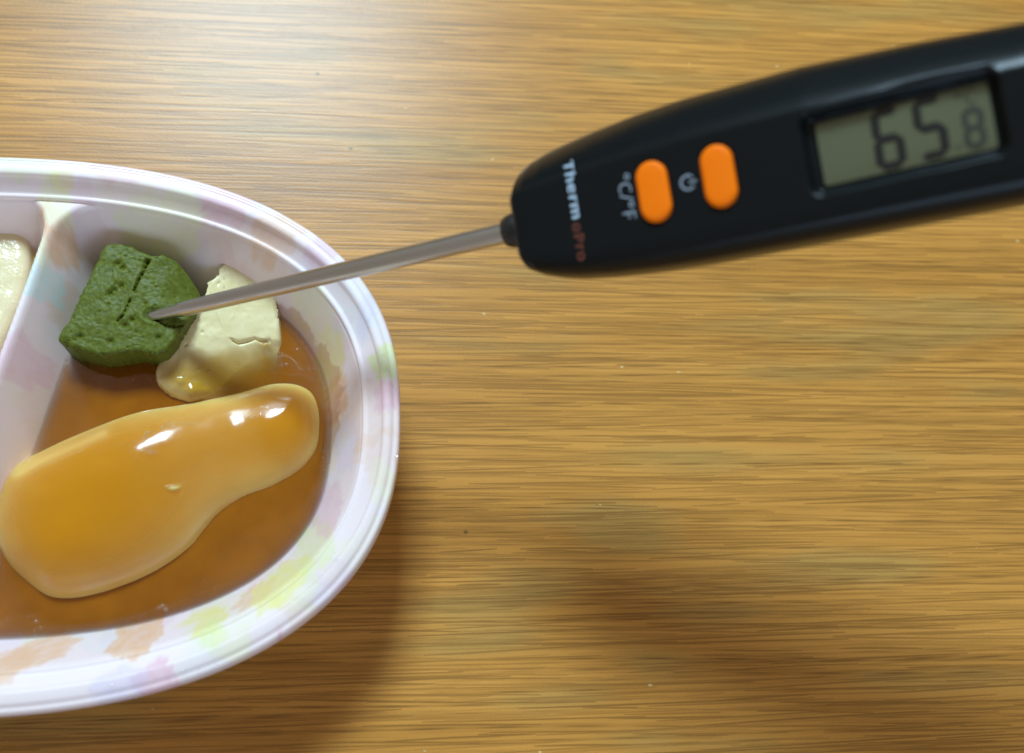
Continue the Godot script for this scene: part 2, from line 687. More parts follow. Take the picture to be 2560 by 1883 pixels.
func food_tray() -> void:
	var tray := thing("food_tray", "white oval divided food tray printed with pastel petals", "tray")
	var m := mat("printed_plastic", Color.WHITE, 0.27)
	m.albedo_texture = tray_print()
	var count := 360
	var levels := [[OUTER, -0.2, 25.0], [OUTER, -0.2, 28.4], [OUTER, 0.0, 29.1], [OUTER, 0.35, 29.55], [OUTER, 0.9, 29.6], [OUTER, 1.25, 29.35], [OUTER, 1.6, 29.8], [OUTER, 2.1, 30.05],
		[INNER, -0.8, 30.1], [INNER, -0.25, 29.85], [INNER, 0.05, 29.2], [INNER, 0.25, 28.5], [LEDGE, -1.3, 26.6], [LEDGE, -1.0, 26.4], [LEDGE, -0.7, 26.4], [LEDGE, -0.3, 26.45], [LEDGE, 0.0, 26.3], [LEDGE, 0.2, 25.9], [LEDGE, 0.3, 25.2]]
	var p := PackedVector3Array()
	var uv := PackedVector2Array()
	var idx := PackedInt32Array()
	for l in levels:
		p.append_array(super_ring(l[0], l[1], l[2], count))
	for v in p:
		uv.append(tray_uv(v))
	for j in levels.size() - 1:
		for i in count:
			var a := j * count + i
			var b := j * count + (i + 1) % count
			idx.append_array([a, b, b + count, a, b + count, a + count])
	part("rim", build(p, idx, true, PackedColorArray(), uv), m, tray)
	# outside of the bowl, down to its foot
	p = PackedVector3Array()
	uv = PackedVector2Array()
	idx = PackedInt32Array()
	var under := [[OUTER, 0.3, 25.1], [OUTER, 4.0, 24.6], [LEDGE, -1.2, 24.0], [LEDGE, 6.5, 9.0], [LEDGE, 9.0, 3.5], [LEDGE, 11.5, 1.2], [LEDGE, 13.0, 0.25], [LEDGE, 15.0, 0.25], [LEDGE, 16.5, 1.6]]
	for l in under:
		p.append_array(super_ring(l[0], l[1], l[2], count))
	for v in p:
		uv.append(tray_uv(v))
	for j in under.size() - 1:
		for i in count:
			var a := j * count + i
			var b := j * count + (i + 1) % count
			idx.append_array([a, b, b + count, a, b + count, a + count])
	var floor_mid := p.size()
	p.append(Vector3(LEDGE[0], 1.6, LEDGE[1]))
	uv.append(Vector2(0.5, 0.5))
	for i in count:
		idx.append_array([(under.size() - 1) * count + i, (under.size() - 1) * count + (i + 1) % count, floor_mid])
	part("outer_wall", build(p, idx, false, PackedColorArray(), uv), mat("plastic_underside", lin(0.78, 0.76, 0.79), 0.4), tray)
	# the pressed inside: a round grid that follows the ledge
	var nu := 330
	var nv := 230
	p = PackedVector3Array()
	uv = PackedVector2Array()
	var zone := PackedByteArray()
	for j in nv + 1:
		for i in nu + 1:
			var a := -1.0 + 2.0 * i / nu
			var b := -1.0 + 2.0 * j / nv
			var q := Vector2(a * sqrt(1.0 - b * b / 2.0), b * sqrt(1.0 - a * a / 2.0))
			var rho := q.length()
			var k := 1.0
			if rho > 1e-6:
				var c := q / rho
				k = pow(pow(absf(c.x), LEDGE[4]) + pow(absf(c.y), LEDGE[4]), -1.0 / LEDGE[4])
			var at := Vector2(LEDGE[0] + LEDGE[2] * q.x * k, LEDGE[1] + LEDGE[3] * q.y * k)
			var v := Vector3(at.x, tray_height(at), at.y)
			p.append(v)
			uv.append(tray_uv(v))
			var pk := pocket(at)
			zone.append(0 if pk.x < 0.5 else int(pk.y))
	var lists := [PackedInt32Array(), PackedInt32Array(), PackedInt32Array()]
	for j in nv:
		for i in nu:
			var a := j * (nu + 1) + i
			var z: int = zone[a]
			lists[z].append_array([a, a + 1, a + nu + 2, a, a + nu + 2, a + nu + 1])
	var names := ["divider", "compartment", "compartment"]
	var labels := ["", "right compartment holding the brown sauce", "left compartment holding the pale broth"]
	for z in 3:
		part(names[z], picked(p, lists[z], uv), m, tray, labels[z])


func picked(p: PackedVector3Array, idx: PackedInt32Array, uv: PackedVector2Array) -> ArrayMesh:
	var place := {}
	var q := PackedVector3Array()
	var quv := PackedVector2Array()
	var qi := PackedInt32Array()
	for k in idx:
		if not place.has(k):
			place[k] = q.size()
			q.append(p[k])
			quv.append(uv[k])
		qi.append(place[k])
	return build(q, qi, true, PackedColorArray(), quv)


# ---------------------------------------------------------------- liquids

func pool(x0: float, x1: float, z0: float, z1: float, level: float, which: float, depth_scale: float, bank: Array, ripple: FastNoiseLite) -> ArrayMesh:
	var cell := 0.6
	var nx := int((x1 - x0) / cell)
	var nz := int((z1 - z0) / cell)
	var p := PackedVector3Array()
	var colors := PackedColorArray()
	var depth := PackedFloat32Array()
	for j in nz + 1:
		for i in nx + 1:
			var at := Vector2(x0 + i * cell, z0 + j * cell)
			var pk := pocket(at)
			var t := level - tray_height(at) if pk.y == which and pk.x > 0.0 else -1.0
			for s in sunk:   # where food lies under the surface, the liquid is as thick as what covers it
				if Geometry2D.is_point_in_polygon(at, s[0]):
					var e := edge_distance(at, s[0])
					t = minf(t, maxf(maxf(level - s[1].call(at, e), 0.0), (1.1 - e) * 8.0))
			for k in bank.size() - 1:   # where the pool ends on the open floor
				var a: Vector2 = bank[k]
				var b: Vector2 = bank[k + 1]
				if at.x >= a.x and at.x < b.x:
					t = minf(t, (at.y - lerpf(a.y, b.y, (at.x - a.x) / (b.x - a.x))) * 0.55)
			depth.append(t)
			var y := level + ripple.get_noise_2d(at.x, at.y) * 0.25
			p.append(Vector3(at.x, y - clampf(1.2 - t, 0.0, 1.2) * 0.12, at.y))
			colors.append(Color(1, 1, 1, 1.0 - exp(-maxf(t, 0.0) / depth_scale)))
	var idx := PackedInt32Array()
	for j in nz:
		for i in nx:
			var a := j * (nx + 1) + i
			if maxf(maxf(depth[a], depth[a + 1]), maxf(depth[a + nx + 1], depth[a + nx + 2])) > 0.0:
				idx.append_array([a, a + 1, a + nx + 2, a, a + nx + 2, a + nx + 1])
	return build(p, idx, true, colors)


# the thin orange film that the sauce left on the right wall, with a ragged upper edge
func smear() -> ArrayMesh:
	var rag := noise(34, 0.16, 3)
	var cell := 0.35
	var nx := int(24.0 / cell)
	var nz := int(44.0 / cell)
	var p := PackedVector3Array()
	var colors := PackedColorArray()
	var idx := PackedInt32Array()
	var wet := PackedFloat32Array()
	for j in nz + 1:
		for i in nx + 1:
			var at := Vector2(-60.0 + i * cell, -19.0 + j * cell)
			var y := tray_height(at)
			var top := SAUCE_LEVEL + (4.6 + rag.get_noise_2d(at.x, at.y) * 4.5) * smoothstep(-19.0, -8.0, at.y) * smoothstep(25.0, 12.0, at.y)
			var t := top - y if pocket(at).y == 1.0 and y > SAUCE_LEVEL - 1.5 else -1.0
			wet.append(t)
			p.append(Vector3(at.x, y + 0.07, at.y))
			colors.append(Color(1, 1, 1, 0.24 * smoothstep(0.0, 0.9, t)))
	for j in nz:
		for i in nx:
			var a := j * (nx + 1) + i
			if maxf(maxf(wet[a], wet[a + 1]), maxf(wet[a + nx + 1], wet[a + nx + 2])) > 0.0:
				idx.append_array([a, a + 1, a + nx + 2, a, a + nx + 2, a + nx + 1])
	return build(p, idx, true, colors)


func bubbles(spots: Array, parent: Node, m: Material) -> void:
	var p := PackedVector3Array()
	var idx := PackedInt32Array()
	for s in spots:
		dome(p, idx, s[0], s[1], s[1] * 0.75)
	part("bubbles", build(p, idx, true), m, parent, "", "stuff")


func sauces() -> void:
	var bank := [Vector2(-130, 0), Vector2(-108, -2.0), Vector2(-100, 0.0), Vector2(-92, -2.0), Vector2(-80, -8.0), Vector2(-70, -11.0), Vector2(-62, -15.5), Vector2(-57, -18.0), Vector2(-30, -16.0)]
	var o := thing("brown_sauce", "glossy amber brown sauce pooled in the right compartment of the tray", "sauce")
	var m := liquid("amber_sauce", Color.WHITE, 0.07)
	m.albedo_texture = noise_picture(33, 0.016, 5, lin(0.245, 0.072, 0.0008), lin(0.335, 0.104, 0.0016))
	triplanar(m, 60.0)
	part("sauce_pool", pool(-122, -34, -24, 70, SAUCE_LEVEL, 1.0, 3.2, bank, noise(31, 0.06, 3)), m, o)
	part("sauce_smear", smear(), liquid("sauce_film", lin(0.60, 0.27, 0.065), 0.12), o)
	var clear := clear_drop("bubble_film")
	var spots := []
	var r := RandomNumberGenerator.new()
	r.seed = 5
	# chains of small bubbles where the photograph shows them: [x, z, spread x, spread z, how many, largest]
	for c in [[-59.5, -15.5, 0.8, 2.0, 9, 0.45], [-55.0, 1.5, 2.0, 1.0, 12, 0.4], [-51.2, -2.0, 0.5, 0.5, 2, 0.4], [-44.8, 24.0, 0.5, 4.0, 12, 0.35], [-68.5, 7.2, 3.5, 0.6, 9, 0.35], [-103.0, 60.0, 2.5, 2.0, 6, 0.6], [-78.0, 56.6, 1.8, 0.8, 4, 0.75], [-88.5, 60.6, 0.3, 0.3, 1, 0.7], [-66.0, 52.0, 6.0, 3.0, 5, 0.35], [-92.0, 8.0, 8.0, 4.0, 5, 0.3], [-102.5, 1.8, 0.6, 0.4, 3, 0.7], [-89.0, 5.5, 5.0, 0.6, 5, 0.4]]:
		for k in c[4]:
			var x: float = c[0] + r.randfn(0, 0.5) * c[2]
			var z: float = c[1] + r.randfn(0, 0.5) * c[3]
			spots.append([Vector3(x, SAUCE_LEVEL - 0.05, z), c[5] * r.randf_range(0.45, 1.0)])
	bubbles(spots, o, clear)
	var b := thing("clear_broth", "thin yellow broth around the radish in the left compartment", "broth")
	part("broth_pool", pool(-185, -100, -32, 66, BROTH_LEVEL, 2.0, 9.0, [], noise(32, 0.05, 2)), liquid("broth", lin(0.62, 0.37, 0.07), 0.05), b)


# ---------------------------------------------------------------- the food

func green_mousse() -> void:
	var pts := [Vector2(-93.9, -23.8), Vector2(-90.3, -23.9), Vector2(-86.6, -22.6), Vector2(-83.1, -21.2), Vector2(-81.1, -21.6), Vector2(-77.7, -19.7), Vector2(-74.5, -15.7), Vector2(-72.9, -11.9), Vector2(-74.0, -8.0), Vector2(-75.5, -5.0), Vector2(-78.0, -0.1), Vector2(-80.1, 2.0), Vector2(-83.2, 1.9), Vector2(-85.9, 1.4), Vector2(-89.1, 2.0), Vector2(-92.6, 2.5), Vector2(-95.5, 1.8), Vector2(-100.2, 0.4), Vector2(-102.2, -0.9), Vector2(-101.6, -3.2), Vector2(-100.1, -5.8), Vector2(-98.1, -12.2), Vector2(-96.0, -18.1), Vector2(-94.7, -21.9)]
	var outline := smooth_outline(pts, 220)
	var rough := noise(41, 0.9, 3)
	var lumps := noise(42, 0.16, 2)
	for i in outline.size():
		outline[i] += Vector2(rough.get_noise_2d(outline[i].x * 1.5, outline[i].y * 1.5), rough.get_noise_2d(outline[i].y * 1.5 + 40, outline[i].x * 1.5)) * 0.35
	var cracks := [[Vector2(-84.4, -20.0), Vector2(-85.3, -17.1), Vector2(-86.2, -14.9), Vector2(-86.9, -12.6)], [Vector2(-87.6, -10.4), Vector2(-88.2, -8.6), Vector2(-88.4, -7.2), Vector2(-89.8, -5.4)], [Vector2(-81.5, -5.6), Vector2(-79.0, -4.2), Vector2(-76.0, -4.6)]]
	var pits := []
	for s in [[-90.9, -19.1], [-89.8, -18.1], [-91.9, -11.9], [-91.2, -12.8], [-89.8, -13.7], [-86.8, -5.8], [-97.6, -1.7], [-100.4, 0.0], [-91.1, -0.7], [-80.9, -1.7], [-84.6, -19.6], [-88.2, -4.4]]:
		pits.append([Vector2(s[0], s[1]), 0.55, 0.9])
	var r := RandomNumberGenerator.new()
	r.seed = 3
	for k in 90:
		pits.append([Vector2(r.randf_range(-101, -74), r.randf_range(-23, 3)), r.randf_range(0.16, 0.34), r.randf_range(0.15, 0.5)])
	var height := func(p: Vector2, d: float) -> float:
		var y := 21.3 + lumps.get_noise_2d(p.x, p.y) * 0.22 + rough.get_noise_2d(p.x, p.y) * 0.09
		y -= 0.05 * maxf(0.0, p.y + 8.0)
		y -= 0.035 * maxf(0.0, p.x + 84.0) * maxf(0.0, p.x + 84.0) * clampf((-p.y - 4.0) / 8.0, 0.0, 1.0)
		var s := 0.95
		if d < s:
			y -= s - sqrt(maxf(0.0, s * s - (s - d) * (s - d)))
		for k in cracks.size():
			var c := path_distance(p, cracks[k])
			if c < 1.0:
				y -= (1.15 if k < 2 else 1.1) * exp(-c * c / 0.055) * clampf(0.75 + 1.3 * rough.get_noise_2d(p.x * 1.2, p.y * 1.2 + 30.0), 0.0, 1.0)
		# the hole that the probe pushed in, with a small lip
		var hole := Vector2((p.x + 82.0) / 1.9, (p.y + 6.85) / 1.35).length()
		y += -1.3 * exp(-hole * hole * 1.2) + 0.35 * exp(-(hole - 1.5) * (hole - 1.5) * 5.0)
		for q in pits:
			var l: float = (p - q[0]).length()
			if l < q[1] * 2.5:
				y -= q[2] * exp(-l * l / (q[1] * q[1]))
		return y
	var f := food(outline, Vector2(-88, -9.5), 90, FLOOR_LEVEL + 0.2, -0.1, height)
	var m := mat("green_paste", Color.WHITE, 0.46)
	m.albedo_texture = noise_picture(43, 0.045, 4, lin(0.062, 0.080, 0.007), lin(0.152, 0.170, 0.026))
	m.metallic_specular = 0.28
	triplanar(m, 16.0)
	relief(m, noise_picture(44, 0.12, 3, Color.BLACK, Color.WHITE), 0.022)
	var o := thing("green_mousse", "green vegetable mousse block with pits and a crack, pierced by the probe", "food")
	part("mousse_body", f.mesh, m, o)


func egg_mousse() -> void:
	var pts := [Vector2(-67.2, -26.0), Vector2(-66.7, -26.8), Vector2(-66.1, -26.0), Vector2(-64.8, -23.6), Vector2(-63.0, -20.7), Vector2(-61.5, -19.3), Vector2(-61.7, -18.0), Vector2(-59.4, -17.2), Vector2(-56.8, -14.2), Vector2(-55.7, -8.8), Vector2(-54.9, -2.9), Vector2(-54.6, 3.0), Vector2(-57.0, 8.6), Vector2(-66.0, 11.0), Vector2(-72.3, 10.7), Vector2(-74.9, 10.7), Vector2(-77.6, 9.9), Vector2(-79.5, 9.0), Vector2(-82.0, 6.5), Vector2(-82.5, 4.1), Vector2(-81.6, 1.5), Vector2(-78.4, -3.6), Vector2(-75.2, -9.5), Vector2(-73.6, -11.9), Vector2(-71.9, -14.2), Vector2(-71.7, -16.8), Vector2(-69.8, -18.2)]
	var outline := smooth_outline(pts, 220)
	var jag := noise(51, 0.7, 3)
	var soft := noise(52, 0.13, 3)
	for i in outline.size():
		var much := 0.5 if outline[i].y < -9.0 else 0.14
		outline[i] += Vector2(jag.get_noise_2d(outline[i].x * 2.0, outline[i].y * 2.0), jag.get_noise_2d(outline[i].y * 2.0 + 70, outline[i].x * 2.0)) * much
	var crack := [Vector2(-66.0, -3.6), Vector2(-64.6, -2.9), Vector2(-62.4, -3.5), Vector2(-60.9, -4.1), Vector2(-59.0, -3.5), Vector2(-57.6, -3.8)]
	var pits := [[Vector2(-72.5, -5.0), 0.3], [Vector2(-76.0, -2.0), 0.25], [Vector2(-73.0, 3.4), 0.25], [Vector2(-71.0, 3.5), 0.2], [Vector2(-69.3, -16.5), 0.4]]
	var height := func(p: Vector2, d: float) -> float:
		# the slab leans down to the lower right, under the sauce
		var y := 15.6 - 0.10 * (p.x + 75.0) - 0.145 * (p.y + 4.0)
		y -= 0.026 * maxf(0.0, p.y + 4.0) * maxf(0.0, p.x + 75.0)
		y += soft.get_noise_2d(p.x, p.y) * 0.18 + jag.get_noise_2d(p.x, p.y) * 0.035
		y = maxf(y, 7.0)
		var s := lerpf(0.7, 2.4, smoothstep(-9.0, 0.0, p.y))
		if d < s:
			y -= (s - sqrt(maxf(0.0, s * s - (s - d) * (s - d)))) * 0.9
		var c := path_distance(p, crack)
		if c < 1.6:
			y -= 0.9 * exp(-c * c / 0.07)
		for q in pits:
			var l: float = (p - q[0]).length()
			y -= 0.5 * exp(-l * l / (q[1] * q[1]))
		return y
	sunk.append([outline, height])
	var f := food(outline, Vector2(-67.5, -4.5), 70, FLOOR_LEVEL + 0.2, 0.4, height)
	var m := mat("egg_paste", Color.WHITE, 0.36)
	m.albedo_texture = noise_picture(53, 0.02, 4, lin(0.74, 0.615, 0.305), lin(0.83, 0.715, 0.43))
	triplanar(m, 30.0)
	relief(m, noise_picture(54, 0.05, 3, Color.BLACK, Color.WHITE), 0.035)
	var o := thing("egg_mousse", "pale yellow egg mousse wedge half sunk in sauce beside the green block", "food")
	part("mousse_body", f.mesh, m, o)
	# sauce that clings to its lower half: thick low down, ending in a bare upper part
	var lift := PackedFloat32Array()
	var alpha := PackedFloat32Array()
	var run := noise(55, 0.10, 3)
	for k in f.top.size():
		var v: Vector3 = f.top[k]
		var t := clampf((v.z + 0.22 * (v.x + 70.0) + 1.5 + run.get_noise_2d(v.x, v.z) * 2.2) * 0.16, 0.0, 1.3)
		t *= clampf(f.dist[k] / 4.0, 0.15, 1.0)
		var bead := 0.0
		for q in [[-73.6, 8.9, 1.9, 1.1], [-76.8, 6.6, 0.8, 0.5], [-58.2, -2.3, 1.1, 0.7], [-71.0, 8.2, 1.0, 0.5]]:
			bead += q[3] * exp(-(Vector2(v.x - q[0], v.z - q[1]).length_squared()) / (q[2] * q[2]))
		t += bead * 0.5
		lift.append(0.04 + t * 0.35 + bead)
		alpha.append(1.0 - exp(-t / 0.8))
	part("sauce_coat", coat(f.top, f.n, lift, alpha), liquid("egg_glaze", lin(0.50, 0.27, 0.014), 0.10), o)
	var spots := []
	var r := RandomNumberGenerator.new()
	r.seed = 12
	for c in [[-73.2, 6.8, 1.8, 1.4, 14, 0.7], [-76.6, 5.2, 0.5, 0.4, 3, 0.6], [-58.4, -3.4, 1.0, 1.2, 7, 0.5]]:
		for k in c[4]:
			var at := Vector2(c[0] + r.randfn(0, 0.5) * c[2], c[1] + r.randfn(0, 0.5) * c[3])
			spots.append([Vector3(at.x, maxf(height.call(at, edge_distance(at, outline)) + 0.3, SAUCE_LEVEL - 0.05), at.y), c[5] * r.randf_range(0.4, 1.0)])
	bubbles(spots, o, clear_drop("egg_bubble_film"))


func slipper_mousse() -> void:
	var pts := [Vector2(-51.3, 5.7), Vector2(-47.7, 7.6), Vector2(-45.8, 11.4), Vector2(-45.3, 16.3), Vector2(-46.2, 21.6), Vector2(-49.6, 26.4), Vector2(-55.8, 30.4), Vector2(-62.6, 33.3), Vector2(-66.9, 36.1), Vector2(-69.8, 39.6), Vector2(-73.0, 43.8), Vector2(-78.7, 48.2), Vector2(-86.7, 51.8), Vector2(-93.2, 53.7), Vector2(-98.0, 54.1), Vector2(-102.0, 53.3), Vector2(-106.5, 50.2), Vector2(-110.6, 46.2), Vector2(-113.6, 40.5), Vector2(-114.6, 34.5), Vector2(-114.0, 29.2), Vector2(-111.4, 25.3), Vector2(-107.3, 22.5), Vector2(-101.3, 19.1), Vector2(-91.5, 14.6), Vector2(-84.6, 12.4), Vector2(-74.3, 10.4), Vector2(-67.3, 8.7), Vector2(-60.3, 6.5), Vector2(-55.9, 5.5)]
	var outline := smooth_outline(pts, 260)
	var soft := noise(61, 0.045, 2)
	var film := noise(62, 0.12, 3)
	var swell := func(p: Vector2, d: float) -> float:
		var heel := smoothstep(-60.0, -81.0, p.x)
		var s := 13.0 + 3.0 * heel
		var k := clampf(1.0 - d / s, 0.0, 1.0)
		return 10.6 + (5.6 + 3.4 * heel) * pow(maxf(0.0, 1.0 - k * k * (0.35 + 0.65 * k)), 0.62) + soft.get_noise_2d(p.x, p.y) * 0.5 + 0.7 * exp(-pow((p.x + 88.0) / 11.0, 2.0) - pow((p.y - 29.0) / 13.0, 2.0)) + 0.6 * exp(-pow((p.x + 54.5) / 6.0, 2.0) - pow((p.y - 15.5) / 8.0, 2.0))
	var hollow := func(p: Vector2, d: float) -> float:
		var t := (1.0 - exp(-d * d / 40.0)) * (0.55 + 0.12 * film.get_noise_2d(p.x, p.y))
		t += 0.8 * exp(-((p - Vector2(-53.0, 17.0)).length_squared()) / 45.0)
		t += 0.9 * exp(-((p - Vector2(-92.0, 32.0)).length_squared()) / 150.0) + 0.5 * exp(-((p - Vector2(-99.0, 41.0)).length_squared()) / 50.0)
		# a low fold in the upper left of the heel
		t -= 0.5 * exp(-pow(path_distance(p, [Vector2(-108.5, 27.5), Vector2(-98.0, 22.6), Vector2(-92.0, 19.6)]), 2.0) / 3.0)
		return maxf(t, 0.0)
	var nib := func(p: Vector2) -> float:   # a small raised shred on the heel
		var q := (p - Vector2(-75.8, 31.9)).rotated(0.22)
		return exp(-pow(q.x / 1.35, 2.0) - pow((q.y + 0.12 * q.x * q.x) / 0.5, 2.0))
	var body := func(p: Vector2, d: float) -> float:
		return swell.call(p, d) - hollow.call(p, d) + 1.5 * nib.call(p)
	sunk.append([outline, body])
	var f := food(outline, Vector2(-80.0, 29.0), 64, FLOOR_LEVEL + 0.2, 0.6, body)
	var m := mat("slipper_paste", Color.WHITE, 0.16)
	m.subsurf_scatter_enabled = true
	m.subsurf_scatter_strength = 0.5
	m.albedo_texture = noise_picture(63, 0.015, 4, lin(0.88, 0.535, 0.15), lin(0.92, 0.605, 0.21))
	triplanar(m, 40.0)
	var o := thing("slipper_mousse", "large slipper-shaped cream mousse glazed with amber sauce", "food")
	part("mousse_body", f.mesh, m, o)
	var lift := PackedFloat32Array()
	var alpha := PackedFloat32Array()
	for k in f.top.size():
		var v: Vector3 = f.top[k]
		var t: float = hollow.call(Vector2(v.x, v.z), f.dist[k])
		t += 0.20 + 0.04 * film.get_noise_2d(v.x + 50.0, v.z)
		t *= smoothstep(-0.6, 3.0, f.dist[k])
		t = maxf(t - 1.3 * nib.call(Vector2(v.x, v.z)), 0.02)
		lift.append(t)
		alpha.append(1.0 - exp(-t / 0.85))
	part("sauce_coat", coat(f.top, f.n, lift, alpha), liquid("slipper_glaze", lin(0.60, 0.225, 0.002), 0.12), o)
	var spots := []
	var r := RandomNumberGenerator.new()
	r.seed = 8
	for c in [[-80.5, 20.6, 2.6, 1.6, 34, 0.42], [-81.2, 23.6, 2.2, 2.2, 26, 0.40], [-85.6, 22.0, 1.5, 1.0, 8, 0.3], [-76.8, 17.8, 2.6, 0.9, 18, 0.42], [-56.8, 13.6, 2.8, 1.0, 34, 0.36], [-61.0, 15.2, 3.0, 0.8, 8, 0.25], [-107.0, 24.6, 2.0, 1.0, 4, 0.35]]:
		for k in c[4]:
			var at := Vector2(c[0] + r.randfn(0, 0.55) * c[2], c[1] + r.randfn(0, 0.55) * c[3])
			spots.append([Vector3(at.x, swell.call(at, edge_distance(at, outline)) + 0.24, at.y), c[5] * r.randf_range(0.6, 1.4)])
	bubbles(spots, o, clear_drop("slipper_bubble_film"))


func radish() -> void:
	var pts := [Vector2(-127.1, -27.3), Vector2(-119.6, -29.9), Vector2(-115.6, -30.4), Vector2(-113.4, -28.6), Vector2(-112.0, -23.6), Vector2(-111.9, -17.7), Vector2(-112.8, -10.8), Vector2(-114.4, -5.0), Vector2(-116.2, 0.7), Vector2(-119.0, 7.2), Vector2(-123.5, 11.0), Vector2(-128.8, 7.3), Vector2(-132.4, -7.6), Vector2(-131.6, -21.2)]
	var outline := smooth_outline(pts, 160)
	var soft := noise(71, 0.12, 2)
	var height := func(p: Vector2, d: float) -> float:
		var s := 2.6
		var y := 17.0 + soft.get_noise_2d(p.x, p.y) * 0.25
		if d < s:
			y -= s - sqrt(maxf(0.0, s * s - (s - d) * (s - d)))
		return y
	var f := food(outline, Vector2(-121.5, -10.5), 40, FLOOR_LEVEL + 0.2, 0.4, height)
	var m := mat("radish_flesh", Color.WHITE, 0.22)
	m.albedo_texture = noise_picture(72, 0.02, 3, lin(0.78, 0.64, 0.37), lin(0.83, 0.71, 0.46))
	triplanar(m, 25.0)
	relief(m, noise_picture(73, 0.09, 2, Color.BLACK, Color.WHITE), 0.08)
	var o := thing("white_radish", "cream white simmered radish piece at the left edge of the tray", "food")
	part("radish_body", f.mesh, m, o)
	var spots := []
	var r := RandomNumberGenerator.new()
	r.seed = 14
	for k in 34:
		var at := Vector2(r.randf_range(-121.0, -113.5), r.randf_range(-28.0, -16.0))
		spots.append([Vector3(at.x, height.call(at, edge_distance(at, outline)) - 0.02, at.y), r.randf_range(0.12, 0.36)])
	bubbles(spots, o, clear_drop("radish_bubble_film"))


# ---------------------------------------------------------------- the thermometer

func rounded_rect_inside(x: float, z: float, x0: float, x1: float, z0: float, z1: float, r: float) -> float:
	var q := Vector2(absf(x - (x0 + x1) / 2) - (x1 - x0) / 2 + r, absf(z - (z0 + z1) / 2) - (z1 - z0) / 2 + r)
	return -(Vector2(maxf(q.x, 0), maxf(q.y, 0)).length() + minf(maxf(q.x, q.y), 0.0) - r)


func handle_mesh() -> ArrayMesh:
	# stations along the handle: x, half widths to the two sides, top height, bottom depth
	var keys := [[91.0, -8.6, 6.9, 6.0, -5.0], [91.2, -9.8, 8.0, 6.7, -6.0], [92.0, -11.2, 9.2, 7.35, -7.2], [94.0, -12.1, 10.2, 7.8, -8.0], [97.0, -12.9, 11.1, 8.0, -8.6], [101.0, -13.7, 11.9, 8.0, -9.0], [107.0, -14.7, 12.7, 8.0, -9.4], [115.0, -15.7, 13.4, 8.0, -9.8], [124.0, -16.3, 13.9, 8.0, -10.0], [145.0, -16.4, 14.3, 8.0, -10.0], [163.0, -15.3, 14.6, 8.0, -10.0], [180.0, -13.9, 14.9, 8.0, -10.0], [206.0, -12.6, 13.2, 8.0, -9.0], [214.0, -9.0, 9.6, 7.0, -7.0], [216.0, -5.0, 6.0, 5.0, -5.0]]
	var xs := []
	var x := 91.0
	while x < 216.0:
		xs.append(x)
		x += 0.25 if x < 98.0 else 0.45 if x < 178.0 else 2.0
	xs.append(216.0)
	var rings := []
	for at in xs:
		var k := 0
		while k < keys.size() - 2 and at > keys[k + 1][0]:
			k += 1
		var a: Array = keys[k]
		var b: Array = keys[k + 1]
		var t: float = (at - a[0]) / (b[0] - a[0])
		var l := lerpf(a[1], b[1], t)
		var r := lerpf(a[2], b[2], t)
		var top := lerpf(a[3], b[3], t)
		var low := lerpf(a[4], b[4], t)
		var shrink := clampf((r - l) / 30.0, 0.3, 1.0)
		var f0 := l + 9.4 * shrink      # the flat face between its two edges
		var f1 := r - 5.4 * shrink
		var ring := PackedVector3Array()
		var n := 46
		for i in n + 1:
			var z := lerpf(f0, f1, float(i) / n)
			var y := top
			var w := rounded_rect_inside(at, z, 144.2, 174.4, -6.2, 7.4, 2.0)
			y -= 2.3 * smoothstep(-0.15, 0.75, w)
			var brim := absf(w + 0.55)
			y += 0.12 * clampf(1.0 - brim / 0.45, 0.0, 1.0)
			for c in [[118.4, 0.5], [129.9, 0.5]]:
				var e := rounded_rect_inside(at, z, c[0] - 3.05, c[0] + 3.05, c[1] - 5.6, c[1] + 5.6, 3.0)
				y -= 0.45 * smoothstep(-0.1, 0.35, e)
			ring.append(Vector3(at, y, z))
		# lower side: a rounded edge, then round to the back
		var side := 18
		for i in range(1, side + 1):
			var u := float(i) / side
			var ang := lerpf(PI / 2, -PI / 2, u)
			var yy := 0.5 * (top + low) + 0.5 * (top - low) * signf(sin(ang)) * pow(absf(sin(ang)), 0.82)
			ring.append(Vector3(at, yy, f1 + (r - f1) * pow(cos(ang), 0.72)))
		var back := 10
		for i in range(1, back):
			ring.append(Vector3(at, low - 0.8 * shrink * sin(PI * i / back), lerpf(f1, f0, float(i) / back)))
		for i in range(0, side):
			var u := float(i) / side
			var ang := lerpf(-PI / 2, PI / 2, u)
			# the upper side is a nearly flat bevel that meets the face in a crease
			var e1 := 1.5 if ang > 0.0 else 0.95
			var e2 := 1.45 if ang > 0.0 else 0.85
			var yy := 0.5 * (top + low) + 0.5 * (top - low) * signf(sin(ang)) * pow(absf(sin(ang)), e1)
			ring.append(Vector3(at, yy, f0 - (f0 - l) * pow(cos(ang), e2)))
		# the blunt end leans back towards its underside
		for i in ring.size():
			ring[i].x += (6.0 - ring[i].y) * 0.20 * clampf((99.0 - at) / 8.0, 0.0, 1.0)
		rings.append(ring)
	return loft(rings)


func capsule_button(length: float, width: float, tall: float) -> ArrayMesh:
	var rings := []
	for k in 9:
		var t := k / 8.0
		var inset := (1.0 - cos(t * PI * 0.5)) * 0.9
		var y := -1.0 + (tall + 1.0) * (0.0 if k == 0 else lerpf(0.55, 1.0, sin(t * PI * 0.5)))
		rings.append(stadium(length / 2 - inset, width / 2 - inset, y))
	rings.append(stadium(length / 2 - 2.0, width / 2 - 2.0, tall + 0.08))
	return loft(rings)


